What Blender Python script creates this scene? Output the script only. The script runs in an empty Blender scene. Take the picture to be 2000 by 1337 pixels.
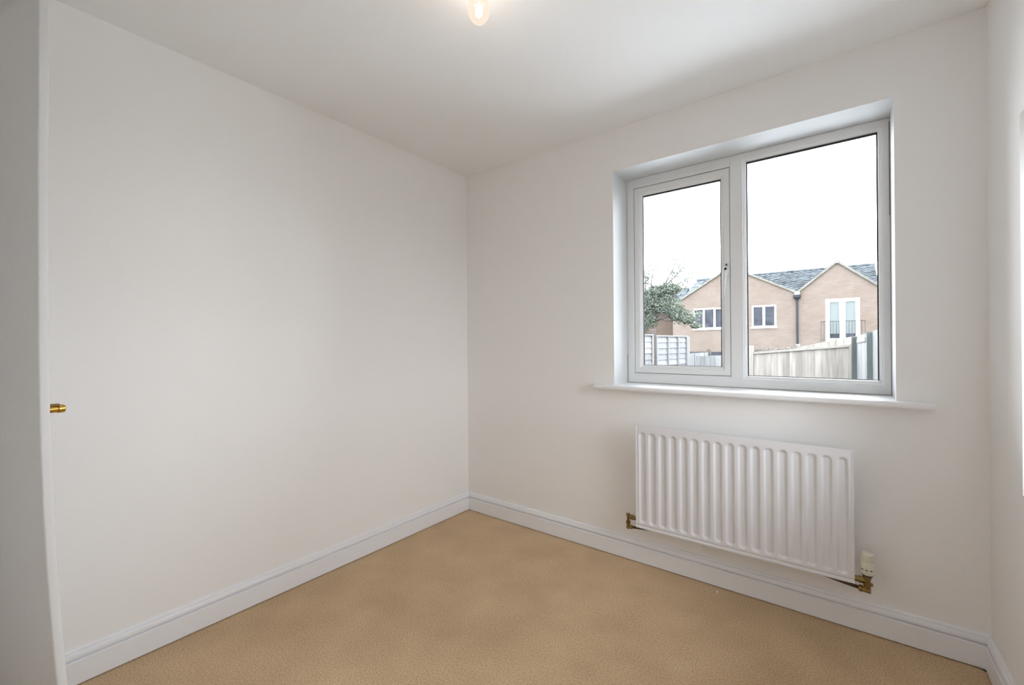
import bpy, bmesh, math, random
from mathutils import Vector, Matrix
random.seed(7)
sc = bpy.context.scene
COL = sc.collection

# ------------------------------------------------------------------ camera
cam_d = bpy.data.cameras.new('camera')
cam = bpy.data.objects.new('camera', cam_d); COL.objects.link(cam)
cam_d.sensor_width = 36.0; cam_d.lens = 36.0 * 848.88 / 2000.0
cam_d.clip_start = 0.02; cam_d.clip_end = 500
C = Vector((2.1286, -2.2525, 1.1699))
YAW, PIT, ROL = -0.6548, 0.0012, -0.0075
fw = Vector((math.sin(YAW) * math.cos(PIT), math.cos(YAW) * math.cos(PIT), math.sin(PIT)))
rt = Vector((math.cos(YAW), -math.sin(YAW), 0)); up = rt.cross(fw)
r2 = rt * math.cos(ROL) + up * math.sin(ROL); u2 = up * math.cos(ROL) - rt * math.sin(ROL)
m = Matrix((r2, u2, -fw)).transposed().to_4x4(); m.translation = C
cam.matrix_world = m
sc.camera = cam

# ------------------------------------------------------------------ sky, exposure
w = bpy.data.worlds.new('overcast_sky'); sc.world = w; w.use_nodes = True
bg = w.node_tree.nodes['Background']
bg.inputs['Color'].default_value = (0.895, 0.94, 1.0, 1)
bg.inputs['Strength'].default_value = 2.6
sc.view_settings.view_transform = 'Standard'
sc.view_settings.look = 'None'
sc.view_settings.gamma = 1.0
sc.view_settings.use_curve_mapping = False
sc.view_settings.exposure = 2.3
BULB_WATTS = 0.22
sc.cycles.max_bounces = 14; sc.cycles.diffuse_bounces = 10
sc.cycles.transparent_max_bounces = 16
sc.cycles.sample_clamp_indirect = 8.0
sc.cycles.use_denoising = True
sc.cycles.use_adaptive_sampling = True; sc.cycles.adaptive_threshold = 0.03

# sampling guides for the two window openings: portals give off no light, they only tell the renderer where the sky is seen
def portal(loc, rot, sx, sy):
    l = bpy.data.lights.new('sky_portal', 'AREA'); l.shape = 'RECTANGLE'; l.size = sx; l.size_y = sy; l.cycles.is_portal = True
    o = bpy.data.objects.new('sky_portal', l); COL.objects.link(o); o.location = loc; o.rotation_euler = rot
portal((1.697, 0.28, 1.5255), (-math.pi / 2, 0, 0), 1.17, 1.18)
portal((2.5316 + 0.25, -0.686, 1.27), (0, math.pi / 2, 0), 1.10, 0.668)

# ------------------------------------------------------------------ materials
def srgb(r, g, b):
    f = lambda c: (c / 255 / 12.92) if c / 255 <= 0.04045 else ((c / 255 + 0.055) / 1.055) ** 2.4
    return (f(r), f(g), f(b), 1)

def mat(name, col, rough=0.5, metal=0.0, bump=None, var=None, spec=0.5):
    """col linear rgba; bump=(scale, strength, distance); var=(scale, amount, detail)"""
    M = bpy.data.materials.new(name); M.use_nodes = True
    nt = M.node_tree; b = nt.nodes['Principled BSDF']
    b.inputs['Base Color'].default_value = col
    b.inputs['Roughness'].default_value = rough
    b.inputs['Metallic'].default_value = metal
    b.inputs['Specular IOR Level'].default_value = spec
    if bump or var:
        g = nt.nodes.new('ShaderNodeNewGeometry')
    if bump:
        n = nt.nodes.new('ShaderNodeTexNoise'); n.inputs['Scale'].default_value = bump[0]; n.inputs['Detail'].default_value = 4
        bp = nt.nodes.new('ShaderNodeBump'); bp.inputs['Strength'].default_value = bump[1]; bp.inputs['Distance'].default_value = bump[2]
        nt.links.new(g.outputs['Position'], n.inputs['Vector'])
        nt.links.new(n.outputs['Fac'], bp.inputs['Height']); nt.links.new(bp.outputs['Normal'], b.inputs['Normal'])
    if var:
        n = nt.nodes.new('ShaderNodeTexNoise'); n.inputs['Scale'].default_value = var[0]; n.inputs['Detail'].default_value = var[2]
        rp = nt.nodes.new('ShaderNodeValToRGB'); e = rp.color_ramp.elements
        e[0].position = 0.3; e[1].position = 0.7
        k = var[1]
        e[0].color = (col[0] * (1 - k), col[1] * (1 - k), col[2] * (1 - k), 1)
        e[1].color = (min(1, col[0] * (1 + k)), min(1, col[1] * (1 + k)), min(1, col[2] * (1 + k)), 1)
        nt.links.new(g.outputs['Position'], n.inputs['Vector'])
        nt.links.new(n.outputs['Fac'], rp.inputs['Fac']); nt.links.new(rp.outputs['Color'], b.inputs['Base Color'])
    return M

M = {}
M['wall'] = mat('warm_white_paint', (0.885, 0.874, 0.863, 1), 0.75, var=(0.9, 0.008, 0), spec=0.25)
M['ceil'] = mat('ceiling_paint', (0.88, 0.885, 0.885, 1), 0.85, spec=0.2)
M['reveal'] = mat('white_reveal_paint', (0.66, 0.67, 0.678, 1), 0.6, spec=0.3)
M['gloss'] = mat('white_gloss_paint', (0.855, 0.86, 0.89, 1), 0.32)
M['sill'] = mat('white_sill_paint', (0.84, 0.84, 0.85, 1), 0.4)
M['upvc'] = mat('white_upvc', (0.78, 0.785, 0.785, 1), 0.28)
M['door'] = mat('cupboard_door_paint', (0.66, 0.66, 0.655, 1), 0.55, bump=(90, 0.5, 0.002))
M['rad'] = mat('radiator_enamel', (0.78, 0.775, 0.80, 1), 0.3)
M['brass'] = mat('brass', (0.62, 0.40, 0.10, 1), 0.25, 1.0)
M['oldbrass'] = mat('tarnished_brass', (0.30, 0.20, 0.08, 1), 0.38, 1.0, bump=(300, 0.3, 0.001))
M['pipe'] = mat('dull_copper_pipe', (0.10, 0.065, 0.04, 1), 0.45, 0.8)
M['cream'] = mat('cream_plastic', (0.72, 0.70, 0.58, 1), 0.4)
M['handle'] = mat('satin_white_metal', (0.72, 0.72, 0.71, 1), 0.35, 0.2)
M['black'] = mat('black_plastic', (0.012, 0.012, 0.012, 1), 0.5)
M['gasket'] = mat('dark_gasket', (0.03, 0.028, 0.03, 1), 0.6)
M['dirt'] = mat('grey_sealant', (0.30, 0.28, 0.25, 1), 0.8)
M['subfloor'] = mat('dark_subfloor', (0.02, 0.016, 0.012, 1), 0.9)
M['slab'] = mat('exterior_render', (0.3, 0.26, 0.22, 1), 0.9)

def carpet_mat():
    X = bpy.data.materials.new('tan_carpet'); X.use_nodes = True
    nt = X.node_tree; b = nt.nodes['Principled BSDF']; b.inputs['Roughness'].default_value = 0.95
    b.inputs['Specular IOR Level'].default_value = 0.05
    b.inputs['Sheen Weight'].default_value = 0.15
    g = nt.nodes.new('ShaderNodeNewGeometry')
    fine = nt.nodes.new('ShaderNodeTexNoise'); fine.inputs['Scale'].default_value = 175; fine.inputs['Detail'].default_value = 5; fine.inputs['Roughness'].default_value = 0.8
    big = nt.nodes.new('ShaderNodeTexNoise'); big.inputs['Scale'].default_value = 4.5; big.inputs['Detail'].default_value = 3
    for n in (fine, big): nt.links.new(g.outputs['Position'], n.inputs['Vector'])
    r1 = nt.nodes.new('ShaderNodeValToRGB'); e = r1.color_ramp.elements
    e[0].position = 0.34; e[0].color = (0.40, 0.255, 0.13, 1); e[1].position = 0.66; e[1].color = (0.88, 0.66, 0.42, 1)
    r2_ = nt.nodes.new('ShaderNodeValToRGB'); e = r2_.color_ramp.elements
    e[0].position = 0.3; e[0].color = (0.86, 0.84, 0.82, 1); e[1].position = 0.7; e[1].color = (1, 1, 1, 1)
    mx = nt.nodes.new('ShaderNodeMix'); mx.data_type = 'RGBA'; mx.blend_type = 'MULTIPLY'; mx.inputs['Factor'].default_value = 1
    nt.links.new(fine.outputs['Fac'], r1.inputs['Fac']); nt.links.new(big.outputs['Fac'], r2_.inputs['Fac'])
    nt.links.new(r1.outputs['Color'], mx.inputs['A']); nt.links.new(r2_.outputs['Color'], mx.inputs['B'])
    nt.links.new(mx.outputs['Result'], b.inputs['Base Color'])
    bp = nt.nodes.new('ShaderNodeBump'); bp.inputs['Strength'].default_value = 0.7; bp.inputs['Distance'].default_value = 0.004
    nt.links.new(fine.outputs['Fac'], bp.inputs['Height']); nt.links.new(bp.outputs['Normal'], b.inputs['Normal'])
    return X
M['carpet'] = carpet_mat()

def glass_mat(name, tint=(0.97, 0.98, 0.98, 1), refl=1.0):
    X = bpy.data.materials.new(name); X.use_nodes = True
    nt = X.node_tree; nt.nodes.remove(nt.nodes['Principled BSDF'])
    t = nt.nodes.new('ShaderNodeBsdfTransparent'); t.inputs['Color'].default_value = tint
    gl = nt.nodes.new('ShaderNodeBsdfGlossy'); gl.inputs['Roughness'].default_value = 0.02
    fr = nt.nodes.new('ShaderNodeFresnel'); fr.inputs['IOR'].default_value = 1.3
    mx = nt.nodes.new('ShaderNodeMixShader')
    nt.links.new(fr.outputs[0], mx.inputs[0]); nt.links.new(t.outputs[0], mx.inputs[1]); nt.links.new(gl.outputs[0], mx.inputs[2])
    nt.links.new(mx.outputs[0], nt.nodes['Material Output'].inputs['Surface'])
    return X
M['glass'] = glass_mat('window_glass')

def emit_mat(name, col, s, mixfac=None):
    X = bpy.data.materials.new(name); X.use_nodes = True
    nt = X.node_tree; nt.nodes.remove(nt.nodes['Principled BSDF'])
    e = nt.nodes.new('ShaderNodeEmission'); e.inputs['Color'].default_value = col; e.inputs['Strength'].default_value = s
    out = nt.nodes['Material Output']
    if mixfac is None:
        nt.links.new(e.outputs[0], out.inputs['Surface'])
    else:
        t = nt.nodes.new('ShaderNodeBsdfTransparent'); mx = nt.nodes.new('ShaderNodeMixShader')
        lw = nt.nodes.new('ShaderNodeLayerWeight'); lw.inputs['Blend'].default_value = 0.35
        mr = nt.nodes.new('ShaderNodeMapRange'); mr.inputs['To Min'].default_value = mixfac[0]; mr.inputs['To Max'].default_value = mixfac[1]
        nt.links.new(lw.outputs['Facing'], mr.inputs['Value']); nt.links.new(mr.outputs[0], mx.inputs[0])
        nt.links.new(t.outputs[0], mx.inputs[1]); nt.links.new(e.outputs[0], mx.inputs[2]); nt.links.new(mx.outputs[0], out.inputs['Surface'])
    return X
M['filament'] = emit_mat('glowing_filament', (1, 0.86, 0.66, 1), 14)
M['bulbglass'] = emit_mat('lit_bulb_glass', (1, 0.82, 0.66, 1), 0.22, (0.36, 0.95))

# ------------------------------------------------------------------ mesh helpers
def finish(name, bm, material, parent=None, smooth=False, mats=None):
    me = bpy.data.meshes.new(name)
    bmesh.ops.recalc_face_normals(bm, faces=bm.faces)
    bm.to_mesh(me); bm.free()
    for x in (mats or [material]): me.materials.append(x)
    if smooth: me.polygons.foreach_set('use_smooth', [True] * len(me.polygons))
    o = bpy.data.objects.new(name, me); COL.objects.link(o)
    if parent is not None: o.parent = parent
    return o

def box(bm, x0, x1, y0, y1, z0, z1, bev=0.0, seg=2):
    vs = [bm.verts.new((x, y, z)) for x in (x0, x1) for y in (y0, y1) for z in (z0, z1)]
    F = [(0, 1, 3, 2), (4, 6, 7, 5), (0, 4, 5, 1), (2, 3, 7, 6), (0, 2, 6, 4), (1, 5, 7, 3)]
    fs = [bm.faces.new([vs[i] for i in f]) for f in F]
    if bev:
        es = set(e for f in fs for e in f.edges)
        bmesh.ops.bevel(bm, geom=list(es), offset=bev, segments=seg, affect='EDGES', profile=0.5)

def tube(bm, pts, rad, n=10, cap=True):
    rings = []
    pts = [Vector(p) for p in pts]
    for i, p in enumerate(pts):
        a = pts[max(i - 1, 0)]; b = pts[min(i + 1, len(pts) - 1)]
        t = (b - a).normalized()
        ref = Vector((0, 0, 1)) if abs(t.z) < 0.9 else Vector((1, 0, 0))
        u = t.cross(ref).normalized(); v = t.cross(u)
        r = rad[i] if isinstance(rad, (list, tuple)) else rad
        rings.append([bm.verts.new(p + (u * math.cos(2 * math.pi * k / n) + v * math.sin(2 * math.pi * k / n)) * r) for k in range(n)])
    for A, B in zip(rings, rings[1:]):
        for k in range(n): bm.faces.new((A[k], A[(k + 1) % n], B[(k + 1) % n], B[k]))
    if cap:
        bm.faces.new(rings[0]); bm.faces.new(list(reversed(rings[-1])))

def lathe(bm, prof, base, axis, n=24):
    """prof: list of (r, h) along axis from base"""
    axis = Vector(axis).normalized(); base = Vector(base)
    ref = Vector((0, 0, 1)) if abs(axis.z) < 0.9 else Vector((1, 0, 0))
    u = axis.cross(ref).normalized(); v = axis.cross(u)
    rings = []
    for r, h in prof:
        r = max(r, 0.00005)
        rings.append([bm.verts.new(base + axis * h + (u * math.cos(2 * math.pi * k / n) + v * math.sin(2 * math.pi * k / n)) * r) for k in range(n)])
    for A, B in zip(rings, rings[1:]):
        for k in range(n): bm.faces.new((A[k], A[(k + 1) % n], B[(k + 1) % n], B[k]))
    bm.faces.new(rings[0]); bm.faces.new(list(reversed(rings[-1])))

def ring(bm, x0, x1, z0, z1, wd, prof, back=None):
    """mitred rectangular frame in the xz plane; wd=(left,right,bottom,top) widths; prof=[(fraction, y)]"""
    L, Rr, B, T = wd
    loops = []
    for u, y in prof:
        loops.append([bm.verts.new(p) for p in ((x0 + L * u, y, z0 + B * u), (x1 - Rr * u, y, z0 + B * u), (x1 - Rr * u, y, z1 - T * u), (x0 + L * u, y, z1 - T * u))])
    for A, Bq in zip(loops, loops[1:]):
        for k in range(4): bm.faces.new((A[k], A[(k + 1) % 4], Bq[(k + 1) % 4], Bq[k]))

def empty(name, loc, rz=0):
    o = bpy.data.objects.new(name, None); COL.objects.link(o); o.location = loc; o.rotation_euler = (0, 0, rz)
    o.empty_display_size = 0.1
    return o

def tag(o, label=None, cat=None, group=None, kind=None):
    if label: o['label'] = label
    if cat: o['category'] = cat
    if group: o['group'] = group
    if kind: o['kind'] = kind
    return o

def local(o, parent):
    """parent a mesh made in world coordinates to an Empty that sits elsewhere"""
    o.parent = parent
    o.matrix_parent_inverse = (Matrix.Translation(parent.location) @ Matrix.Rotation(parent.rotation_euler.z, 4, 'Z')).inverted()
    return o

# ------------------------------------------------------------------ room shell
H, W = 2.35, 2.5316
YR = -2.62                       # wall behind the camera
WX0, WX1, WZ0, WZ1 = 1.111, 2.283, 0.934, 2.117   # window opening
TH = 0.30                        # outer wall thickness
FY = 0.19                        # window frame front

# floor: carpet with the far right corner left slightly short, dark subfloor below
bm = bmesh.new()
cc = 0.022
top = [(0, YR), (W, YR), (W, -0.018 - cc), (W - 0.018 - cc * 1.6, 0.0), (0, 0)]
a = [bm.verts.new((x, y, 0)) for x, y in top]; b = [bm.verts.new((x, y, -0.008)) for x, y in top]
bm.faces.new(a); bm.faces.new(list(reversed(b)))
for i in range(5): bm.faces.new((a[i], a[(i + 1) % 5], b[(i + 1) % 5], b[i]))
tag(finish('floor', bm, M['carpet']), 'tan short pile carpet covering the bedroom floor', 'floor', kind='structure')
bm = bmesh.new(); box(bm, -0.15, W + 0.15, YR - 0.1, TH, -0.25, -0.009)
tag(finish('trim_1', bm, M['subfloor']), 'dark subfloor under the tan carpet', 'subfloor', kind='structure')
bm = bmesh.new(); box(bm, -0.15, W + 0.15, YR - 0.1, TH, H, H + 0.12)
tag(finish('ceiling', bm, M['ceil']), 'plain white painted ceiling', 'ceiling', kind='structure')
bm = bmesh.new(); box(bm, -0.15, 0, YR - 0.1, 0.0, -0.008, H)
tag(finish('wall_left', bm, M['wall']), 'long plain off-white wall left of the corner', 'wall', kind='structure')
# the right wall has a second window whose reveal just shows at the picture's right edge
V0, V1, VZ0, VZ1 = -1.02, -0.360, 0.72, 1.82
bm = bmesh.new()
box(bm, W, W + 0.26, YR - 0.1, V0, -0.008, H); box(bm, W, W + 0.26, V1, 0.0, -0.008, H)
box(bm, W, W + 0.26, V0, V1, -0.008, VZ0); box(bm, W, W + 0.26, V0, V1, VZ1, H)
tag(finish('wall_right', bm, M['wall']), 'off-white wall at the right edge', 'wall', kind='structure')
bm = bmesh.new(); box(bm, 0, W, YR - 0.1, YR, -0.008, H)
tag(finish('wall_front', bm, M['wall']), 'off-white wall behind the viewer', 'wall', kind='structure')

# window wall with its reveal
bm = bmesh.new()
xs = [-0.15, WX0, WX1, W + 0.15]; zs = [-0.25, WZ0, WZ1, H]
def quad(p, mi=0):
    f = bm.faces.new([bm.verts.new(q) for q in p]); f.material_index = mi; return f
for y, mi in ((0.0, 0), (TH, 2)):
    for i in range(3):
        for k in range(3):
            if i == 1 and k == 1: continue
            quad([(xs[i], y, zs[k]), (xs[i + 1], y, zs[k]), (xs[i + 1], y, zs[k + 1]), (xs[i], y, zs[k + 1])], mi)
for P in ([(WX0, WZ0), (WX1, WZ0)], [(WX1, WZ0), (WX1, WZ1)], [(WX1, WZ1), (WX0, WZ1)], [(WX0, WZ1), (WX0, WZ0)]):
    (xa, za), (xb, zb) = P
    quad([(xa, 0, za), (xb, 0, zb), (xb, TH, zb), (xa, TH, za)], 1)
quad([(xs[0], 0, zs[0]), (xs[0], TH, zs[0]), (xs[0], TH, H), (xs[0], 0, H)], 2)
quad([(xs[3], 0, zs[0]), (xs[3], TH, zs[0]), (xs[3], TH, H), (xs[3], 0, H)], 2)
bmesh.ops.remove_doubles(bm, verts=bm.verts, dist=1e-5)
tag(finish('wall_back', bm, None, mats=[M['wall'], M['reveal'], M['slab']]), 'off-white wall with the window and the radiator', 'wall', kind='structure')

# skirting boards, moulded section, mitred in the corners
SK = [(0.0, 0.1215), (0.004, 0.1215), (0.0075, 0.119), (0.009, 0.114), (0.0070, 0.1110), (0.012, 0.1090), (0.0140, 0.103), (0.0148, 0.096), (0.0140, 0.0910), (0.0045, 0.0890), (0.0045, 0.0855), (0.0165, 0.0845), (0.018, 0.0825), (0.018, 0.004), (0.0, 0.004)]
def skirting(name, f0, f1, label):
    bm = bmesh.new()
    A = [bm.verts.new(f0(t) + (z,)) for t, z in SK]; B = [bm.verts.new(f1(t) + (z,)) for t, z in SK]
    for i in range(len(SK) - 1): bm.faces.new((A[i], A[i + 1], B[i + 1], B[i]))
    bm.faces.new(A); bm.faces.new(list(reversed(B)))
    return tag(finish(name, bm, M['gloss']), label, 'skirting board', kind='structure')
skirting('baseboard_left', lambda t: (t, -2.27), lambda t: (t, -t), 'white moulded skirting board along the left wall')
skirting('baseboard_back', lambda t: (t, -t), lambda t: (W - t, -t), 'white moulded skirting board under the radiator')
skirting('baseboard_right', lambda t: (W - t, -t), lambda t: (W - t, YR), 'white moulded skirting board on the right wall')

# window board (sill)
bm = bmesh.new()
y0 = -0.048; zt = WZ0 + 0.0005
sec = [(FY + 0.03, zt), (0.0, zt), (y0 + 0.008, zt), (y0 + 0.003, zt - 0.0025), (y0, zt - 0.008), (y0, zt - 0.017), (y0 + 0.003, zt - 0.0225), (y0 + 0.009, zt - 0.025), (0.0, zt - 0.025), (FY + 0.03, zt - 0.025)]
SX0, SX1 = 1.006, 2.3885
# inner slab between reveals and projecting nosing with horns
def prism(bm, sec, xa, xb):
    A = [bm.verts.new((xa, y, z)) for y, z in sec]; B = [bm.verts.new((xb, y, z)) for y, z in sec]
    for i in range(len(sec)): bm.faces.new((A[i], A[(i + 1) % len(sec)], B[(i + 1) % len(sec)], B[i]))
    bm.faces.new(A); bm.faces.new(list(reversed(B)))
prism(bm, [(0.001, zt)] + sec[2:8] + [(0.001, zt - 0.025)], SX0, SX1)
box(bm, WX0 + 0.0005, WX1 - 0.0005, 0.0012, FY + 0.02, zt - 0.0004, zt)
tag(finish('trim_2', bm, M['sill']), 'white window board with rounded nose under the window', 'window sill', kind='structure')

# ------------------------------------------------------------------ window
win = tag(empty('window_1', (1.697, FY, WZ0)), 'white plastic casement window with opening left sash and fixed right light', 'window', kind='structure')
FB = FY + 0.068
e = 0.001
bm = bmesh.new()
ring(bm, WX0 + e, WX1 - e, WZ0 + 0.0012, WZ1 - e, (0.041, 0.026, 0.048, 0.031), [(0, FB), (0, FY + 0.002), (0.05, FY), (0.93, FY), (1, FY + 0.002), (1, FB), (0, FB)])
local(finish('outer_frame', bm, M['upvc']), win)
bm = bmesh.new()
box(bm, 1.6635, 1.7225, FY - 0.0005, FB, 0.982, 2.086, 0.002, 1)
local(finish('mullion', bm, M['upvc']), win)
bm = bmesh.new()
box(bm, 1.1521, 1.6634, FY + 0.0003, FB, 2.063, 2.0865); box(bm, 1.1521, 1.6634, FY + 0.0003, FB, 0.9815, 0.990)
local(finish('frame_rebate', bm, M['upvc']), win)
bm = bmesh.new()
ring(bm, 1.7225, 2.257, 0.982, 2.086, (0.014,) * 4, [(0, FY + 0.0003), (0.35, FY + 0.0008), (0.4, FY + 0.004), (0.8, FY + 0.010), (1, FY + 0.019), (1, FY + 0.022)])
local(finish('glazing_bead', bm, M['upvc']), win)
bm = bmesh.new()
ring(bm, 1.7355, 2.244, 0.9945, 2.0735, (0.0055, 0.0055, 0.004, 0.011), [(0, FY + 0.0185), (1, FY + 0.020), (1, FY + 0.024)])
local(finish('gasket', bm, M['gasket']), win)
bm = bmesh.new(); box(bm, 1.730, 2.250, FY + 0.023, FY + 0.026, 0.990, 2.079)
local(finish('glass_pane', bm, M['glass']), win)
# opening sash
sash = bmesh.new()
SX = (1.1545, 1.6615, 0.9925, 2.0605); fy = FY + 0.004
ring(sash, *SX, (0.045,) * 4, [(0, FB), (0, fy + 0.003), (0.05, fy), (0.62, fy), (0.66, fy + 0.003), (0.70, fy + 0.003), (0.9, fy + 0.010), (1, fy + 0.018), (1, fy + 0.022)])
S = local(finish('sash', sash, M['upvc']), win)
def sub(o, p=S):
    o.parent = p; o.matrix_parent_inverse = Matrix()
    return o
gx0, gx1, gz0, gz1 = SX[0] + 0.045, SX[1] - 0.045, SX[2] + 0.045, SX[3] - 0.045
bm = bmesh.new()
ring(bm, gx0 - 0.001, gx1 + 0.001, gz0 - 0.001, gz1 + 0.001, (0.005, 0.005, 0.003, 0.010), [(0, fy + 0.018), (1, fy + 0.019), (1, fy + 0.024)])
sub(finish('gasket', bm, M['gasket']))
bm = bmesh.new(); box(bm, gx0 - 0.006, gx1 + 0.006, fy + 0.022, fy + 0.025, gz0 - 0.006, gz1 + 0.006)
sub(finish('glass_pane', bm, M['glass']))
# dark shadow gap seal around the sash
bm = bmesh.new()
ring(bm, 1.152, 1.6636, 0.990, 2.063, (0.004, 0.004, 0.004, 0.004), [(0, fy + 0.006), (1, fy + 0.006)])
local(finish('sash_seal', bm, M['dirt']), win)
# handle: key plate with two dark screw caps and a hanging lever
HX = 1.6465
bm = bmesh.new(); box(bm, HX - 0.012, HX + 0.012, fy - 0.010, fy + 0.001, 1.500, 1.574, 0.005, 3)
HP = sub(finish('handle', bm, M['handle'], smooth=False))
bm = bmesh.new()
Lp = [(HX + 0.001, fy - 0.018, 1.552), (HX - 0.001, fy - 0.024, 1.530), (HX - 0.005, fy - 0.028, 1.49), (HX - 0.009, fy - 0.029, 1.44), (HX - 0.011, fy - 0.028, 1.41), (HX - 0.0115, fy - 0.026, 1.400)]
tube(bm, Lp, [0.011, 0.0125, 0.0105, 0.009, 0.0085, 0.004], 12)
lathe(bm, [(0.0105, 0), (0.0105, 0.016)], (HX, fy - 0.006, 1.535), (0, -1, 0), 16)
def sub2(o):
    o.parent = S; o.matrix_parent_inverse = Matrix(); return o
sub2(finish('handle_lever', bm, M['handle'], smooth=True))
for zz, rr, yy in ((1.563, 0.0042, fy - 0.0102), (1.538, 0.0062, fy - 0.0335)):
    bm = bmesh.new(); lathe(bm, [(rr, 0), (rr, 0.003), (rr * 0.7, 0.004)], (HX, yy + (0 if zz > 1.55 else 0.0), zz), (0, -1, 0), 14)
    sub2(finish('screw_cap', bm, M['black']))
# trickle-vent like scuffs of sealant along the frame edge
bm = bmesh.new()
box(bm, WX1 - 0.0042, WX1 - 0.001, FY - 0.003, FY + 0.001, 1.70, 2.098); box(bm, WX0 + 0.001, WX0 + 0.003, FY - 0.003, FY + 0.001, 0.94, 1.10)
box(bm, WX0 + 0.002, WX1 - 0.002, FY - 0.003, FY + 0.001, WZ0 + 0.001, WZ0 + 0.003)
local(finish('sealant', bm, M['dirt']), win)

# second window, in the right wall
win2 = tag(empty('window_2', (W + 0.2, (V0 + V1) / 2, VZ0)), 'white plastic window in the right wall, reveal at the right edge', 'window', kind='structure')
def turn(bm):
    for v in bm.verts: v.co = Vector((W + v.co.y, v.co.x, v.co.z))
bm = bmesh.new()
ring(bm, V0 + e, V1 - e, VZ0 + e, VZ1 - e, (0.05,) * 4, [(0, 0.24), (0, 0.18), (1, 0.18), (1, 0.24), (0, 0.24)]); turn(bm)
local(finish('outer_frame', bm, M['upvc']), win2)
bm = bmesh.new(); box(bm, (V0 + V1) / 2 - 0.03, (V0 + V1) / 2 + 0.03, 0.18, 0.24, VZ0 + 0.05, VZ1 - 0.05); turn(bm)
local(finish('mullion', bm, M['upvc']), win2)
for ya, yb2 in ((V0 + 0.045, (V0 + V1) / 2 - 0.025), ((V0 + V1) / 2 + 0.025, V1 - 0.045)):
    bm = bmesh.new(); box(bm, ya, yb2, 0.205, 0.208, VZ0 + 0.045, VZ1 - 0.045); turn(bm)
    local(finish('glass_pane', bm, M['glass']), win2)

# ------------------------------------------------------------------ cupboard door, standing open at the left edge
dn = Vector((0.94, 0.341, 0)).normalized()      # hinge -> leading edge
dm = Vector((dn.y, -dn.x, 0))                   # towards the viewer
DT = 0.0215
edge = Vector((0.534, -2.1125, 0))
def warp(z): 
    q = (1.18 - z) / 0.88
    return 0.029 * (q ** 2) * (1.0 if q > 0 else 0.17)
bm = bmesh.new()
NZ, rr = 40, 0.004
Ld = 0.545
rows = []
for k in range(NZ + 1):
    z = 0.012 + (2.075 - 0.012) * k / NZ
    o = edge + Vector((0, warp(z), 0)) + Vector((0, 0, z))
    sec = []
    sec.append(o - dn * Ld); 
    for t in range(4):
        an = math.pi / 2 * t / 3
        sec.append(o - dn * rr - dm * rr + dm * (rr * math.cos(an)) + dn * (rr * math.sin(an)))
    for t in range(4):
        an = math.pi / 2 * t / 3
        sec.append(o - dn * rr - dm * (DT - rr) + dn * (rr * math.cos(an)) - dm * (rr * math.sin(an)))
    sec.append(o - dn * Ld - dm * DT)
    rows.append([bm.verts.new(p) for p in sec])
for A, B in zip(rows, rows[1:]):
    n = len(A)
    for i in range(n): bm.faces.new((A[i], A[(i + 1) % n], B[(i + 1) % n], B[i]))
bm.faces.new(rows[0]); bm.faces.new(list(reversed(rows[-1])))
hinge = edge - dn * Ld
door = tag(empty('door_1', (hinge.x, hinge.y, 0)), 'white painted cupboard door standing open edge-on at the left', 'door', kind='structure')
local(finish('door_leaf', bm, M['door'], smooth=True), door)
bm = bmesh.new(); box(bm, 0.0005, 0.05, hinge.y - 0.075, hinge.y - 0.012, 0.001, H - 0.001, 0.003, 1)
local(finish('door_jamb', bm, M['gloss']), door)
kb = edge + Vector((0, warp(1.007), 0)) - dn * 0.0365 - dm * DT + Vector((0, 0, 1.0055))
bm = bmesh.new()
lathe(bm, [(0.0090, -0.001), (0.0090, 0.0285), (0.0082, 0.029), (0.0082, 0.030), (0.0104, 0.0306), (0.0110, 0.034), (0.0107, 0.0430), (0.0098, 0.0442), (0.0, 0.0442)], kb, -dm, 24)
KN = local(finish('door_knob', bm, M['brass'], smooth=False), door)
KN['label'] = 'small brass knob'
bm = bmesh.new(); kc = kb - dm * 0.0262 + Vector((0, 0, 0.0112))
box(bm, kc.x - 0.006, kc.x + 0.006, kc.y - 0.0085, kc.y + 0.0085, kc.z - 0.003, kc.z + 0.0028, 0.001, 1)
local(finish('knob_lug', bm, M['oldbrass']), door)

# ------------------------------------------------------------------ radiator
RX0, RX1, RZ0, RZ1, RY = 1.2685, 2.1505, 0.222, 0.7405, -0.10
rad = tag(empty('radiator', (1.71, -0.05, RZ0)), 'white single-panel radiator with vertical flutes under the window', 'radiator')
NF, FW, FD, SGN = 17, 0.0150, 0.0078, 1.0     # flutes, half width, depth
f0x, f1x = RX0 + 0.036, RX1 - 0.036
sp = (f1x - f0x) / (NF - 1)
def sst(a, b, x):
    t = min(1, max(0, (x - a) / (b - a))); return t * t * (3 - 2 * t)
def height(x, z):
    k = round((x - f0x) / sp); k = min(NF - 1, max(0, k))
    dx = abs(x - (f0x + k * sp)); zt_, zb_ = RZ1 - 0.034 - FW, RZ0 + 0.030 + FW
    dz = max(0, z - zt_, zb_ - z)
    d = math.hypot(dx, dz)
    h = SGN * FD * sst(FW + 0.0045, FW - 0.0055, d) if d < FW + 0.0045 else 0
    ez = z - RZ0; ex = min(x - RX0, RX1 - x)
    h += 0.0045 * math.exp(-((ez - 0.0125) / 0.0030) ** 2)
    h += 0.0020 * math.exp(-((ex - 0.010) / 0.0030) ** 2)
    return h        # positive = into the panel
bm = bmesh.new()
xs = [RX0]; x = RX0
NXg, NZg = 330, 0
gx = [RX0 + (RX1 - RX0) * i / NXg for i in range(NXg + 1)]
gz = [RZ0 + 0.026 * i / 12 for i in range(12)] + [RZ0 + 0.026 + 0.04 * i / 14 for i in range(14)]
gz += [RZ0 + 0.066 + (RZ1 - 0.072 - RZ0 - 0.066) * i / 16 for i in range(16)]
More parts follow.
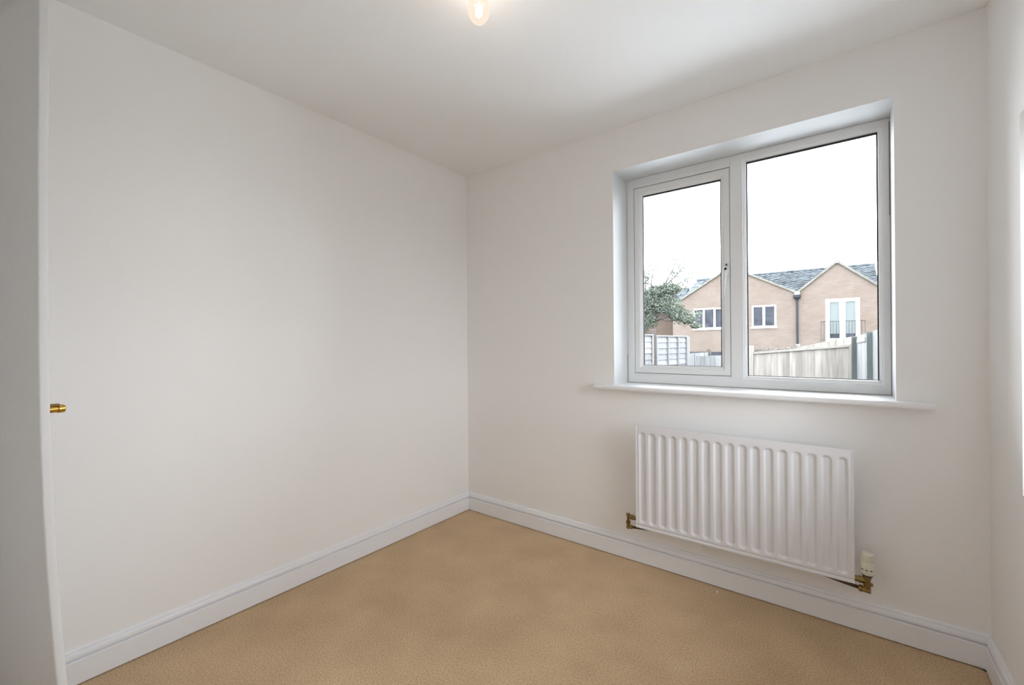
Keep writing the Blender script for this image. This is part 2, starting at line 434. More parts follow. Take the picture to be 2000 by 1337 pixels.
gz += [RZ1 - 0.072 + 0.072 * i / 24 for i in range(25)]
grid = [[bm.verts.new((x, RY + (height(x, z) if SGN else 0), z)) for x in gx] for z in gz]
for k in range(len(gz) - 1):
    for i in range(NXg):
        bm.faces.new((grid[k][i], grid[k][i + 1], grid[k + 1][i + 1], grid[k + 1][i]))
# sides folded back and rear sheet
yb = RY + 0.020
bd = [grid[0][i] for i in range(NXg + 1)] + [grid[k][NXg] for k in range(1, len(gz))] + [grid[-1][i] for i in range(NXg - 1, -1, -1)] + [grid[k][0] for k in range(len(gz) - 2, 0, -1)]
bk = [bm.verts.new((v.co.x, yb, v.co.z)) for v in bd]
nb = len(bd)
side = [bm.faces.new((bd[i], bk[i], bk[(i + 1) % nb], bd[(i + 1) % nb])) for i in range(nb)]
bm.faces.new(bk)
bev = [e_ for e_ in bm.edges if e_.verts[0] in set(bd) and e_.verts[1] in set(bd) and any(f in side for f in e_.link_faces) and len([f for f in e_.link_faces if f in side]) == 1]
rp = finish('panel', bm, M['rad'], smooth=True)
rp.data.set_sharp_from_angle(angle=math.radians(50))
local(rp, rad)
for xx in (RX0 + 0.12, RX1 - 0.15):
    bm = bmesh.new(); box(bm, xx, xx + 0.03, yb, -0.001, RZ0 + 0.06, RZ1 - 0.06, 0.002, 1)
    local(finish('wall_bracket', bm, M['rad']), rad)
VY = -0.088
# lockshield valve on the left
LX, LZ = 1.2225, 0.262
bm = bmesh.new()
lathe(bm, [(0.0068, 0.0), (0.0068, 0.014), (0.0092, 0.0145), (0.0092, 0.024), (0.0105, 0.0245), (0.0105, 0.029)], (LX, VY, LZ - 0.0145), (0, 0, 1), 16)
lathe(bm, [(0.0085, -0.003), (0.0085, 0.014), (0.0125, 0.0142), (0.0125, 0.028), (0.0105, 0.029), (0.0105, 0.046)], (LX, VY, LZ), (1, 0, 0), 6)
lathe(bm, [(0.0088, 0), (0.0088, 0.018), (0.0068, 0.019), (0.0068, 0.05)], (LX, VY, LZ - 0.062), (0, 0, 1), 16)
lathe(bm, [(0.0115, 0), (0.0115, 0.013)], (LX, VY, LZ - 0.036), (0, 0, 1), 6)
lathe(bm, [(0.0088, -0.0085), (0.0088, 0.012), (0.0105, 0.0125), (0.0105, 0.022)], (LX, VY, LZ - 0.053), (1, 0.25, 0), 14)
LV = local(finish('lockshield_valve', bm, M['oldbrass']), rad)
LV['label'] = 'tarnished brass valve without a cap'
bm = bmesh.new(); tube(bm, [(LX + 0.012, VY + 0.003, LZ - 0.053), (LX + 0.10, VY + 0.03, LZ - 0.053), (LX + 0.21, VY + 0.062, LZ - 0.052), (LX + 0.26, -0.009, LZ - 0.050)], 0.0065, 10)
local(finish('pipe', bm, M['pipe']), rad)
# thermostatic valve on the right
TX, TZ = 2.1885, 0.2395
bm = bmesh.new()
lathe(bm, [(0.0095, -0.036), (0.0095, -0.018), (0.0125, -0.0175), (0.0125, -0.004), (0.0105, -0.003), (0.0105, 0.012), (0.0135, 0.0125), (0.0135, 0.022), (0.012, 0.0225), (0.012, 0.030)], (TX, VY, TZ), (0, 0, 1), 16)
lathe(bm, [(0.0095, 0), (0.0095, 0.012), (0.0135, 0.0122), (0.0135, 0.026), (0.011, 0.0262), (0.011, 0.040)], (TX, VY, TZ + 0.002), (-1, 0, 0), 6)
lathe(bm, [(0.0105, -0.0105), (0.0105, 0.014), (0.0125, 0.0145), (0.0125, 0.025)], (TX, VY, TZ - 0.034), (-1, 0.2, 0), 14)
lathe(bm, [(0.006, 0), (0.006, 0.017)], (TX, VY, TZ - 0.010), (1, 0, 0), 10)
TV = local(finish('thermostatic_valve', bm, M['oldbrass']), rad)
TV['label'] = 'brass thermostatic valve body'
bm = bmesh.new()
hb = (TX + 0.0005, VY, TZ + 0.026)
ax = Vector((0.02, 0, 1))
lathe(bm, [(0.0165, 0.001), (0.0205, 0.007), (0.0215, 0.012), (0.0215, 0.048), (0.0205, 0.050), (0.0195, 0.052), (0.0195, 0.080), (0.0175, 0.085), (0.010, 0.087), (0.0, 0.087)], hb, ax, 32)
hd = local(finish('valve_head', bm, M['cream'], smooth=True), rad)
hd.data.set_sharp_from_angle(angle=math.radians(40))
hd['label'] = 'cream ribbed thermostat head'
def kid(o, p):
    o.parent = p; o.matrix_parent_inverse = Matrix(); return o      # the part itself already stands in world space
bm = bmesh.new()
for k in range(16):
    an = 2 * math.pi * k / 16
    cx, cy = hb[0] + 0.0198 * math.cos(an) + 0.0013, hb[1] + 0.0198 * math.sin(an)
    tube(bm, [(cx, cy, hb[2] + 0.053), (cx + 0.0006, cy, hb[2] + 0.080)], 0.0024, 6)
kid(finish('grip_ribs', bm, M['cream']), hd)
bm = bmesh.new(); lathe(bm, [(0.0165, -0.003), (0.0165, 0.0035)], hb, ax, 24)
kid(finish('collar', bm, M['black']), hd)
for an in (-1.72, -1.05, -2.4):
    d = Vector((math.cos(an), math.sin(an), 0)); p = Vector(hb) + d * 0.0210 + Vector((0.0004, 0, 0.0235))
    t = Vector((-d.y, d.x, 0)); bm = bmesh.new()
    vs = []
    for sx, sz, so in ((-1, -1, 0), (1, -1, 0), (1, 1, 0), (-1, 1, 0), (-1, -1, 1), (1, -1, 1), (1, 1, 1), (-1, 1, 1)):
        vs.append(bm.verts.new(p + t * (0.0042 * sx) + Vector((0, 0, 0.0015 * sz)) + d * (0.0012 * so)))
    for f in ((0, 1, 2, 3), (4, 5, 6, 7), (0, 1, 5, 4), (1, 2, 6, 5), (2, 3, 7, 6), (3, 0, 4, 7)): bm.faces.new([vs[i] for i in f])
    kid(finish('slot', bm, M['black']), hd)
bm = bmesh.new(); tube(bm, [(TX - 0.018, VY + 0.004, TZ - 0.034), (TX - 0.08, VY + 0.022, TZ - 0.034), (TX - 0.20, VY + 0.060, TZ - 0.033), (TX - 0.26, -0.009, TZ - 0.031)], 0.007, 10)
local(finish('pipe', bm, M['pipe']), rad)

# fleck of white fluff on the carpet
bm = bmesh.new()
bmesh.ops.create_icosphere(bm, subdivisions=2, radius=0.0042)
for v in bm.verts:
    v.co = Vector((v.co.x * 1.4, v.co.y, v.co.z * 0.6)) * random.uniform(0.75, 1.25) + Vector((1.6454, -0.0637, 0.0022))
tag(finish('lint_fleck', bm, M['sill']), 'tiny white fleck of fluff on the carpet below the radiator', 'lint')

# ------------------------------------------------------------------ ceiling lamp with bare bulb
BX, BY = 1.198, -1.203
lamp = tag(empty('ceiling_light', (BX, BY, H)), 'bare lit clear glass bulb hanging from the ceiling', 'ceiling light')
bm = bmesh.new(); lathe(bm, [(0.038, 0.0), (0.038, 0.010), (0.030, 0.018), (0.020, 0.020), (0.0195, 0.034), (0.0, 0.034)], (BX, BY, H - 0.0002), (0, 0, -1), 24)
local(finish('lamp_holder', bm, M['upvc'], smooth=False), lamp)
bm = bmesh.new(); lathe(bm, [(0.0135, 0.033), (0.0135, 0.052), (0.0, 0.053)], (BX, BY, H), (0, 0, -1), 20)
local(finish('bulb_cap', bm, M['brass']), lamp)
zb = 2.200
bm = bmesh.new()
prof = [(0.0, 0.0), (0.009, 0.0012), (0.0165, 0.0045), (0.0235, 0.0105), (0.0300, 0.0200), (0.0340, 0.0305), (0.0356, 0.0420), (0.0348, 0.0530), (0.0318, 0.0640), (0.0276, 0.0745), (0.0230, 0.0850), (0.0188, 0.0950), (0.0156, 0.1040), (0.0138, 0.1120), (0.0134, 0.1180)]
lathe(bm, prof, (BX, BY, zb), (0, 0, 1), 28)
bulb = local(finish('bulb', bm, M['bulbglass'], smooth=True), lamp)
for k in range(4):
    an = math.pi / 4 + k * math.pi / 2
    bm = bmesh.new(); tube(bm, [(BX + 0.006 * math.cos(an), BY + 0.006 * math.sin(an), zb + 0.022), (BX + 0.0105 * math.cos(an), BY + 0.0105 * math.sin(an), zb + 0.060)], 0.0022, 8)
    kid(finish('filament', bm, M['filament']), bulb)
ld = bpy.data.lights.new('bulb_glow', 'POINT'); ld.energy = BULB_WATTS; ld.color = (1.0, 0.84, 0.68); ld.shadow_soft_size = 0.03
lo = bpy.data.objects.new('bulb_glow', ld); COL.objects.link(lo); lo.location = (BX, BY, zb + 0.042)
kid(lo, bulb)

# ------------------------------------------------------------------ outside: ground
M['grass'] = mat('garden_grass', (0.050, 0.058, 0.034, 1), 0.95, var=(3.0, 0.35, 5))
bm = bmesh.new()
NXG, NYG = 24, 30
rows = []
for j in range(NYG + 1):
    y = TH + 0.001 + (60 - TH) * (j / NYG) ** 1.3
    z = -0.15 - 1.25 * sst(1.0, 20.0, y)
    rows.append([bm.verts.new((-30 + 62 * i / NXG, y, z + 0.02 * math.sin(i * 1.7 + j))) for i in range(NXG + 1)])
for A, B in zip(rows, rows[1:]):
    for i in range(NXG): bm.faces.new((A[i], A[i + 1], B[i + 1], B[i]))
tag(finish('ground', bm, M['grass'], smooth=True), 'grassy garden ground sloping down beyond the window', 'ground', kind='structure')
bm = bmesh.new(); box(bm, -30, 32, -25, TH, -0.40, -0.26)
M['paving'] = mat('grey_paving', (0.10, 0.10, 0.10, 1), 0.9, var=(2, 0.2, 4))
tag(finish('paving', bm, M['paving']), 'grey paving around the house', 'paving', kind='structure')
bm = bmesh.new(); box(bm, -3.0, 7.0, TH + 0.001, 5.0, -0.35, -0.14)  # added out of view: pale reflector lifting light on soffit and ceiling
M['bounce_slab'] = mat('pale_bounce_surface', (0.66, 0.68, 0.70, 1), 0.9, var=(3, 0.1, 4))
tag(finish('bounce_slab', bm, M['bounce_slab']), 'added pale slab below the window, unseen, bouncing daylight to the ceiling', 'bounce_slab', kind='structure')
def gz_at(y): return -0.15 - 1.25 * sst(1.0, 20.0, y)

# ------------------------------------------------------------------ outside: brick house
def brick_mat(name, c1, c2, mo):
    X = bpy.data.materials.new(name); X.use_nodes = True
    nt = X.node_tree; b = nt.nodes['Principled BSDF']; b.inputs['Roughness'].default_value = 0.9
    b.inputs['Specular IOR Level'].default_value = 0.1
    g = nt.nodes.new('ShaderNodeNewGeometry'); s = nt.nodes.new('ShaderNodeSeparateXYZ'); cmb = nt.nodes.new('ShaderNodeCombineXYZ')
    ad = nt.nodes.new('ShaderNodeMath'); ad.operation = 'ADD'
    nt.links.new(g.outputs['Position'], s.inputs[0])
    nt.links.new(s.outputs['X'], ad.inputs[0]); nt.links.new(s.outputs['Y'], ad.inputs[1])
    nt.links.new(ad.outputs[0], cmb.inputs['X']); nt.links.new(s.outputs['Z'], cmb.inputs['Y'])
    br = nt.nodes.new('ShaderNodeTexBrick')
    br.inputs['Color1'].default_value = c1; br.inputs['Color2'].default_value = c2; br.inputs['Mortar'].default_value = mo
    br.inputs['Scale'].default_value = 1.0; br.inputs['Brick Width'].default_value = 0.225; br.inputs['Row Height'].default_value = 0.075
    br.inputs['Mortar Size'].default_value = 0.010; br.inputs['Bias'].default_value = 0.0
    nt.links.new(cmb.outputs[0], br.inputs['Vector'])
    n = nt.nodes.new('ShaderNodeTexNoise'); n.inputs['Scale'].default_value = 1.1; n.inputs['Detail'].default_value = 6
    nt.links.new(g.outputs['Position'], n.inputs['Vector'])
    rp_ = nt.nodes.new('ShaderNodeValToRGB'); e_ = rp_.color_ramp.elements
    e_[0].position = 0.3; e_[0].color = (0.90, 0.86, 0.82, 1); e_[1].position = 0.7; e_[1].color = (1, 1, 1, 1)
    mx = nt.nodes.new('ShaderNodeMix'); mx.data_type = 'RGBA'; mx.blend_type = 'MULTIPLY'; mx.inputs['Factor'].default_value = 1
    nt.links.new(n.outputs['Fac'], rp_.inputs['Fac']); nt.links.new(br.outputs['Color'], mx.inputs['A']); nt.links.new(rp_.outputs['Color'], mx.inputs['B'])
    nt.links.new(mx.outputs['Result'], b.inputs['Base Color'])
    return X
M['brick'] = brick_mat('buff_brick', (0.1363, 0.1114, 0.0979, 1), (0.1171, 0.0931, 0.0797, 1), (0.1469, 0.1258, 0.1133, 1))
M['brickdark'] = brick_mat('shaded_brown_brick', (0.0826, 0.0600, 0.0495, 1), (0.0675, 0.0495, 0.0405, 1), (0.0870, 0.0690, 0.0600, 1))  # brown, and darker than the main brick: side wall's shade put into the colour
M['tile'] = mat('slate_grey_tile', (0.0557, 0.0634, 0.0701, 1), 0.8, var=(2.5, 0.6, 6), spec=0.08)
M['verge'] = mat('mortar_verge', (0.1133, 0.1094, 0.0960, 1), 0.9, var=(4, 0.2, 4))
M['downpipe'] = mat('dark_grey_plastic', (0.0210, 0.0240, 0.0300, 1), 0.5, spec=0.1)
M['hpane'] = mat('house_window_glass', (0.0300, 0.0330, 0.0420, 1), 0.3, var=(2.6, 0.6, 4), spec=0.12)
M['curtain'] = mat('blind_behind_glass', (0.1170, 0.1320, 0.1320, 1), 0.4, spec=0.1)
M['iron'] = mat('dark_iron', (0.0270, 0.0286, 0.0316, 1), 0.6, spec=0.1)
M['lead'] = mat('pale_lead', (0.1500, 0.1575, 0.1650, 1), 0.6)

HY = 25.7475
hs = tag(empty('brick_house', (-1.5, HY, gz_at(HY))), 'buff brick house with two gables and grey tiled roof beyond the fence', 'house')
EV = 3.72
op = [(-5.29, -3.50, 1.93, 3.19), (-2.1147, -0.9182, 1.95, 3.19), (1.2999, 2.7061, 1.12, 3.34)]   # openings x0,x1,z0,z1
xL, xM, xR = -6.53, 0.0686, 3.54
bm = bmesh.new()
xs = sorted(set([xL, xM, xR] + [v for o in op for v in o[:2]])); zs = sorted(set([-1.6, EV] + [v for o in op for v in o[2:]] ))
def q(p, bm=bm): 
    return bm.faces.new([bm.verts.new(v) for v in p])
for i in range(len(xs) - 1):
    for k in range(len(zs) - 1):
        cx, cz = (xs[i] + xs[i + 1]) / 2, (zs[k] + zs[k + 1]) / 2
        if any(o[0] < cx < o[1] and o[2] < cz < o[3] for o in op): continue
        q([(xs[i], HY, zs[k]), (xs[i + 1], HY, zs[k]), (xs[i + 1], HY, zs[k + 1]), (xs[i], HY, zs[k + 1])])
for x0, x1, z0, z1 in op:
    for (xa, za), (xb, zb_) in (((x0, z0), (x1, z0)), ((x1, z0), (x1, z1)), ((x1, z1), (x0, z1)), ((x0, z1), (x0, z0))):
        q([(xa, HY, za), (xb, HY, zb_), (xb, HY + 0.12, zb_), (xa, HY + 0.12, za)])
XW = 3.40
PKL, PKR = (-3.2, 5.47), (1.8054, 5.19)
q([(-6.05, HY, EV), (xM, HY, EV), (PKL[0], HY, PKL[1])]); q([(xM, HY, EV), (xR, HY, EV), (PKR[0], HY, PKR[1])])
# side and rear walls
q([(xL, HY, -1.6), (xL, HY + 8, -1.6), (xL, HY + 8, EV), (xL, HY, EV)]); q([(xR, HY, -1.6), (xR, HY + 8, -1.6), (xR, HY + 8, EV), (xR, HY, EV)])
q([(XW, HY, EV), (XW, HY + 8, EV), (XW, HY + 4, 5.36)])
q([(xL, HY + 8, -1.6), (xR, HY + 8, -1.6), (xR, HY + 8, EV), (xL, HY + 8, EV)])
me_o = finish('wall', bm, M['brick']); local(me_o, hs)

def slab(bm, a, b, c, d, t):
    """thick quad a,b,c,d pushed by vector t"""
    P = [Vector(v) for v in (a, b, c, d)]; t = Vector(t)
    A = [bm.verts.new(v) for v in P]; B = [bm.verts.new(v + t) for v in P]
    bm.faces.new(A); bm.faces.new(list(reversed(B)))
    for i in range(4): bm.faces.new((A[i], A[(i + 1) % 4], B[(i + 1) % 4], B[i]))
# main roof: deck plus single interlocking tiles on the slope in view
RGZ, RGY, XE = 5.42, HY + 4.0, 3.46
roof_bm = bmesh.new()
slab(roof_bm, (-6.1, HY + 0.06, EV + 0.03), (XE, HY + 0.06, EV + 0.03), (XE, RGY, RGZ), (-6.1, RGY, RGZ), (0, 0, -0.08))
slab(roof_bm, (-6.1, HY + 8.1, EV), (XE, HY + 8.1, EV), (XE, RGY, RGZ), (-6.1, RGY, RGZ), (0, 0, -0.08))
roof = local(finish('roof', roof_bm, M['tile']), hs)
ridge_bm = bmesh.new(); tube(ridge_bm, [(-6.1, RGY, RGZ + 0.03), (XE, RGY, RGZ + 0.03)], 0.10, 10)
kid(finish('ridge', ridge_bm, M['tile']), roof)
tp, tr = 0.30, 0.335        # tile width, exposed length
slope = math.atan2(RGZ - EV, RGY - HY)
tb = bmesh.new()
NS = 8
def tprof(u): return 0.045 * (0.5 - 0.5 * math.cos(2 * math.pi * u)) + 0.012
A = [tb.verts.new((tp * i / NS, 0, tprof(i / NS) + 0.055)) for i in range(NS + 1)]
B = [tb.verts.new((tp * i / NS, tr + 0.04, tprof(i / NS))) for i in range(NS + 1)]
D = [tb.verts.new((tp * i / NS, 0, tprof(i / NS) - 0.004)) for i in range(NS + 1)]
for i in range(NS):
    tb.faces.new((A[i], A[i + 1], B[i + 1], B[i])); tb.faces.new((D[i], D[i + 1], A[i + 1], A[i]))
bmesh.ops.recalc_face_normals(tb, faces=tb.faces)
tile_me = bpy.data.meshes.new('roof_tile'); tb.to_mesh(tile_me); tb.free(); tile_me.materials.append(M['tile'])
tile_me.polygons.foreach_set('use_smooth', [False] * len(tile_me.polygons))
Ls = math.hypot(RGZ - EV, RGY - HY); nr = int((Ls - 0.1) / tr)
ntile = 0
cells = []
for r in range(nr):
    s = 0.10 + r * tr; y = HY + s * math.cos(slope); z = EV + s * math.sin(slope)
    for i in range(30):
        x = XE - tp * (i + 1)
        # only where the slope shows between and above the gables
        xc = x + tp / 2
        gzl = max(EV + (PKL[1] - EV) * max(0, 1 - abs(xc - PKL[0]) / 3.2), EV + (PKR[1] - EV) * max(0, 1 - abs(xc - PKR[0]) / 1.75))
        if z + 0.12 < gzl - 0.25: continue
        cells.append((x, y, z))
for x, y, z in cells[-300:]:
    o = bpy.data.objects.new('roof_tile', tile_me); COL.objects.link(o)
    o.location = (x, y, z + random.uniform(-0.004, 0.004)); o.rotation_euler = (slope, 0, random.uniform(-0.006, 0.006))
    kid(o, roof)
# gable roofs running back into the main slope
def gable(xa, xb, pk, name):
    bm = bmesh.new()
    yb_ = HY + (pk[1] - EV) / math.tan(slope) + 0.05
    t = 0.09
    for xe, sgn in ((xa, -1), (xb, 1)):
        nv = Vector((sgn * (pk[1] - EV), 0, abs(xe - pk[0]))).normalized() * t
        slab(bm, (pk[0], HY - 0.06, pk[1]), (xe, HY - 0.06, EV), (xe, HY + 0.05, EV), (pk[0], yb_, pk[1]), nv)
    g = local(finish(name, bm, M['tile']), hs)
    for xe, sgn in ((xa, -1), (xb, 1)):
        bm = bmesh.new()
        nv = Vector((sgn * (pk[1] - EV), 0, abs(xe - pk[0]))).normalized()
        al = Vector((-sgn * abs(xe - pk[0]), 0, pk[1] - EV)).normalized()
        p0 = Vector((pk[0], HY - 0.10 + 0.002 * sgn, pk[1])) + nv * 0.10 + al * 0.07; p1 = Vector((xe, HY - 0.10, EV)) + nv * 0.10
        slab(bm, p0, p1, p1 - nv * 0.10, p0 - nv * 0.10, (0, 0.10, 0))
        kid(finish('verge', bm, M['verge']), g)
    bm = bmesh.new(); tube(bm, [(pk[0], HY - 0.12, pk[1] + 0.06), (pk[0], yb_, pk[1] + 0.06)], 0.11, 12)
    kid(finish('ridge', bm, M['verge']), g)
gable(-6.05, xM, PKL, 'gable_roof'); gable(xM, xR, PKR, 'gable_roof')
# downpipe with hopper head
bm = bmesh.new()
tube(bm, [(xM, HY - 0.09, EV - 0.30), (xM, HY - 0.09, -1.2)], 0.05, 12)
DP = local(finish('downpipe', bm, M['downpipe']), hs)
bm = bmesh.new(); lathe(bm, [(0.055, 0), (0.09, 0.08), (0.17, 0.16), (0.17, 0.30), (0.13, 0.30)], (xM, HY - 0.11, EV - 0.38), (0, 0, 1), 12)
kid(finish('hopper', bm, M['downpipe']), DP)
bm = bmesh.new(); box(bm, xM - 0.13, xM + 0.13, HY - 0.14, HY + 0.10, EV - 0.10, EV + 0.10, 0.03, 1)
kid(finish('lead_flashing', bm, M['lead']), DP)
bm = bmesh.new(); lathe(bm, [(0.062, 0), (0.062, 0.05)], (xM, HY - 0.09, 2.0), (0, 0, 1), 12)
kid(finish('pipe_clip', bm, M['downpipe']), DP)
# windows
def hwindow(o, splits, name, paneM, fwid=0.085, label=None, midw=0.10):
    x0, x1, z0, z1 = o
    bm = bmesh.new()
    ring(bm, x0, x1, z0, z1, (fwid,) * 4, [(0, HY + 0.11), (0, HY + 0.02), (1, HY + 0.02), (1, HY + 0.11)])
    for s in splits: box(bm, s - midw / 2, s + midw / 2, HY + 0.018, HY + 0.11, z0 + fwid * 0.8, z1 - fwid * 0.8)
    if name == 'window': box(bm, x0 - 0.06, x1 + 0.06, HY - 0.06, HY + 0.02, z0 - 0.06, z0 + 0.01)
    wf = local(finish(name, bm, M['upvc']), hs)
    ed = [x0 + fwid] + [v for s in splits for v in (s - midw / 2, s + midw / 2)] + [x1 - fwid]
    for k in range(0, len(ed), 2):
        bm = bmesh.new(); box(bm, ed[k] - 0.01, ed[k + 1] + 0.01, HY + 0.075, HY + 0.085, z0 + fwid - 0.01, z1 - fwid + 0.01)
        kid(finish('pane', bm, paneM), wf)
    return wf
hwindow(op[0], (-4.70, -4.09), 'window', M['hpane'])
hwindow(op[1], (-1.52,), 'window', M['hpane'], midw=0.12)
fd = hwindow(op[2], (2.0,), 'french_door', M['curtain'], fwid=0.17, midw=0.25)
for xa, xb in ((1.49, 1.86), (2.14, 2.52)):
    bm = bmesh.new(); box(bm, xa, xb, HY + 0.055, HY + 0.074, 1.30, 1.53)
    kid(finish('lower_pane', bm, M['hpane']), fd)
# iron balcony railing in front of the french door
rb = bmesh.new()
tube(rb, [(1.12, HY - 0.28, 2.16), (2.90, HY - 0.28, 2.16)], 0.014, 6); tube(rb, [(1.12, HY - 0.28, 1.22), (2.90, HY - 0.28, 1.22)], 0.014, 6)
for xx in (1.12, 2.90):
    tube(rb, [(xx, HY - 0.28, 2.16), (xx, HY, 2.16)], 0.012, 6); tube(rb, [(xx, HY - 0.28, 1.22), (xx, HY, 1.22)], 0.012, 6)
RB = local(finish('balcony_railing', rb, M['iron']), hs)
bb = bmesh.new(); tube(bb, [(0, 0, 1.22), (0, 0, 2.16)], 0.009, 6)
b0 = finish('bar', bb, M['iron'])
bars = [b0] + [b0.copy() for _ in range(14)]
for k, o in enumerate(bars):
    if k: COL.objects.link(o)
    o.location = (1.12 + 1.78 * k / 14, HY - 0.28, 0); kid(o, RB)
# dark ground floor openings and a small chimney-like vent pipe
bm = bmesh.new(); box(bm, -5.7, -3.4, HY - 0.015, HY + 0.02, -1.2, 0.55); local(finish('garage_opening', bm, M['hpane']), hs)
bm = bmesh.new(); tube(bm, [(-4.35, HY + 1.6, 4.4), (-4.45, HY + 1.6, 5.25)], 0.05, 8); local(finish('vent_pipe', bm, M['downpipe']), hs)

# neighbouring brown brick building, set back at the left, its brick coloured as in shade
nb_ = tag(empty('neighbouring_house', (-8.6, HY + 1.5, gz_at(HY))), 'brown brick building, coloured as in shade, half hidden behind the leafy tree', 'house')
bm = bmesh.new(); box(bm, -11.5, -6.7, HY + 1.3, HY + 6.5, -1.6, 3.2); local(finish('wall', bm, M['brickdark']), nb_)
bm = bmesh.new()
slab(bm, (-11.8, HY + 1.0, 3.15), (-6.6, HY + 1.0, 3.15), (-6.6, HY + 3.9, 4.9), (-11.8, HY + 3.9, 4.9), (0, 0, 0.08))
slab(bm, (-11.8, HY + 6.8, 3.15), (-6.6, HY + 6.8, 3.15), (-6.6, HY + 3.9, 4.9), (-11.8, HY + 3.9, 4.9), (0, 0, 0.08))
local(finish('roof', bm, M['tile']), nb_)

# ------------------------------------------------------------------ outside: fences
def wood(name, col, var=0.25):
    X = bpy.data.materials.new(name); X.use_nodes = True
    nt = X.node_tree; b = nt.nodes['Principled BSDF']; b.inputs['Roughness'].default_value = 0.9; b.inputs['Specular IOR Level'].default_value = 0.15
    g = nt.nodes.new('ShaderNodeNewGeometry'); mp = nt.nodes.new('ShaderNodeMapping'); mp.inputs['Scale'].default_value = (22, 22, 2.2)
    n = nt.nodes.new('ShaderNodeTexNoise'); n.inputs['Scale'].default_value = 1.0; n.inputs['Detail'].default_value = 6
    oi = nt.nodes.new('ShaderNodeObjectInfo'); ad = nt.nodes.new('ShaderNodeMath'); ad.operation = 'MULTIPLY_ADD'; ad.inputs[1].default_value = 0.42; ad.inputs[2].default_value = -0.21
    a2 = nt.nodes.new('ShaderNodeMath'); a2.operation = 'ADD'
    nt.links.new(g.outputs['Position'], mp.inputs[0]); nt.links.new(mp.outputs[0], n.inputs['Vector'])
    nt.links.new(oi.outputs['Random'], ad.inputs[0]); nt.links.new(n.outputs['Fac'], a2.inputs[0]); nt.links.new(ad.outputs[0], a2.inputs[1])
    rp_ = nt.nodes.new('ShaderNodeValToRGB'); e_ = rp_.color_ramp.elements
    e_[0].position = 0.25; e_[0].color = tuple(c * (1 - var) for c in col[:3]) + (1,)
    e_[1].position = 0.75; e_[1].color = tuple(min(1, c * (1 + var)) for c in col[:3]) + (1,)
    nt.links.new(a2.outputs[0], rp_.inputs['Fac']); nt.links.new(rp_.outputs['Color'], b.inputs['Base Color'])
    return X
M['tanwood'] = wood('weathered_tan_board', (0.1747, 0.1594, 0.1459, 1))
M['palewood'] = wood('pale_tan_rail', (0.1776, 0.1651, 0.1488, 1), 0.15)
M['greywood'] = wood('silver_grey_board', (0.1584, 0.1603, 0.1632, 1), 0.2)
M['greenpost'] = wood('grey_green_post', (0.0450, 0.0510, 0.0510, 1), 0.3)
M['brownpost'] = wood('brown_post', (0.0570, 0.0465, 0.0420, 1), 0.3)

def beam(bm, p0, p1, wdt, hgt):
    """box beam from p0 to p1, width across (horizontal), height vertical"""
    p0, p1 = Vector(p0), Vector(p1); d = (p1 - p0); t = Vector((d.x, d.y, 0)).normalized() if abs(d.x) + abs(d.y) > 1e-6 else Vector((1, 0, 0))
    s = Vector((-t.y, t.x, 0)) * (wdt / 2); h = Vector((0, 0, hgt))
    P = [p0 - s, p0 + s, p1 + s, p1 - s]
    A = [bm.verts.new(v) for v in P]; B = [bm.verts.new(v - h) for v in P]
    bm.faces.new(A); bm.faces.new(list(reversed(B)))
    for i in range(4): bm.faces.new((A[i], A[(i + 1) % 4], B[(i + 1) % 4], B[i]))

def post(x, y, wd, z1, material, parent, rz=0.0):
    bm = bmesh.new()
    z0 = gz_at(y) - 0.05
    vs = []
    for z, k in ((z0, 1), (z1 - 0.02, 1), (z1, 0.8)):
        vs.append([bm.verts.new((x + (sx * math.cos(rz) - sy * math.sin(rz)) * wd / 2 * k, y + (sx * math.sin(rz) + sy * math.cos(rz)) * wd / 2 * k, z)) for sx, sy in ((-1, -1), (1, -1), (1, 1), (-1, 1))])
    bm.faces.new(vs[0]); bm.faces.new(list(reversed(vs[2])))
    for A, B in zip(vs, vs[1:]):
        for i in range(4): bm.faces.new((A[i], A[(i + 1) % 4], B[(i + 1) % 4], B[i]))
    return local(finish('post', bm, material), parent)

def boards(p0, p1, zt0, zt1, bw, material, parent, gap=0.006, zb=None):
    """upright boards from p0 to p1 (xy), tops running from zt0 to zt1, alternately lapped"""
    p0, p1 = Vector((p0[0], p0[1], 0)), Vector((p1[0], p1[1], 0)); L = (p1 - p0).length; t = (p1 - p0) / L; nrm = Vector((t.y, -t.x, 0))
    n = max(1, round(L / bw)); bw = L / n
    for i in range(n):
        a = p0 + t * (bw * i); b_ = p0 + t * (bw * (i + 1) + 0.012)
        za = zt0 + (zt1 - zt0) * i / n + random.uniform(-0.006, 0.006); zc = zt0 + (zt1 - zt0) * (i + 1) / n
        g0 = gz_at(a.y) + 0.03 if zb is None else zb
        bm = bmesh.new()
        th0, th1 = 0.024, 0.010
        P = [a, b_, b_ + nrm * th1, a + nrm * th0]
        A = [bm.verts.new((v.x, v.y, g0)) for v in P]; B = [bm.verts.new((v.x, v.y, zz)) for v, zz in zip(P, (za, zc, zc, za))]
        bm.faces.new(A); bm.faces.new(list(reversed(B)))
        for k in range(4): bm.faces.new((A[k], A[(k + 1) % 4], B[(k + 1) % 4], B[k]))
        local(finish('board', bm, material), parent)

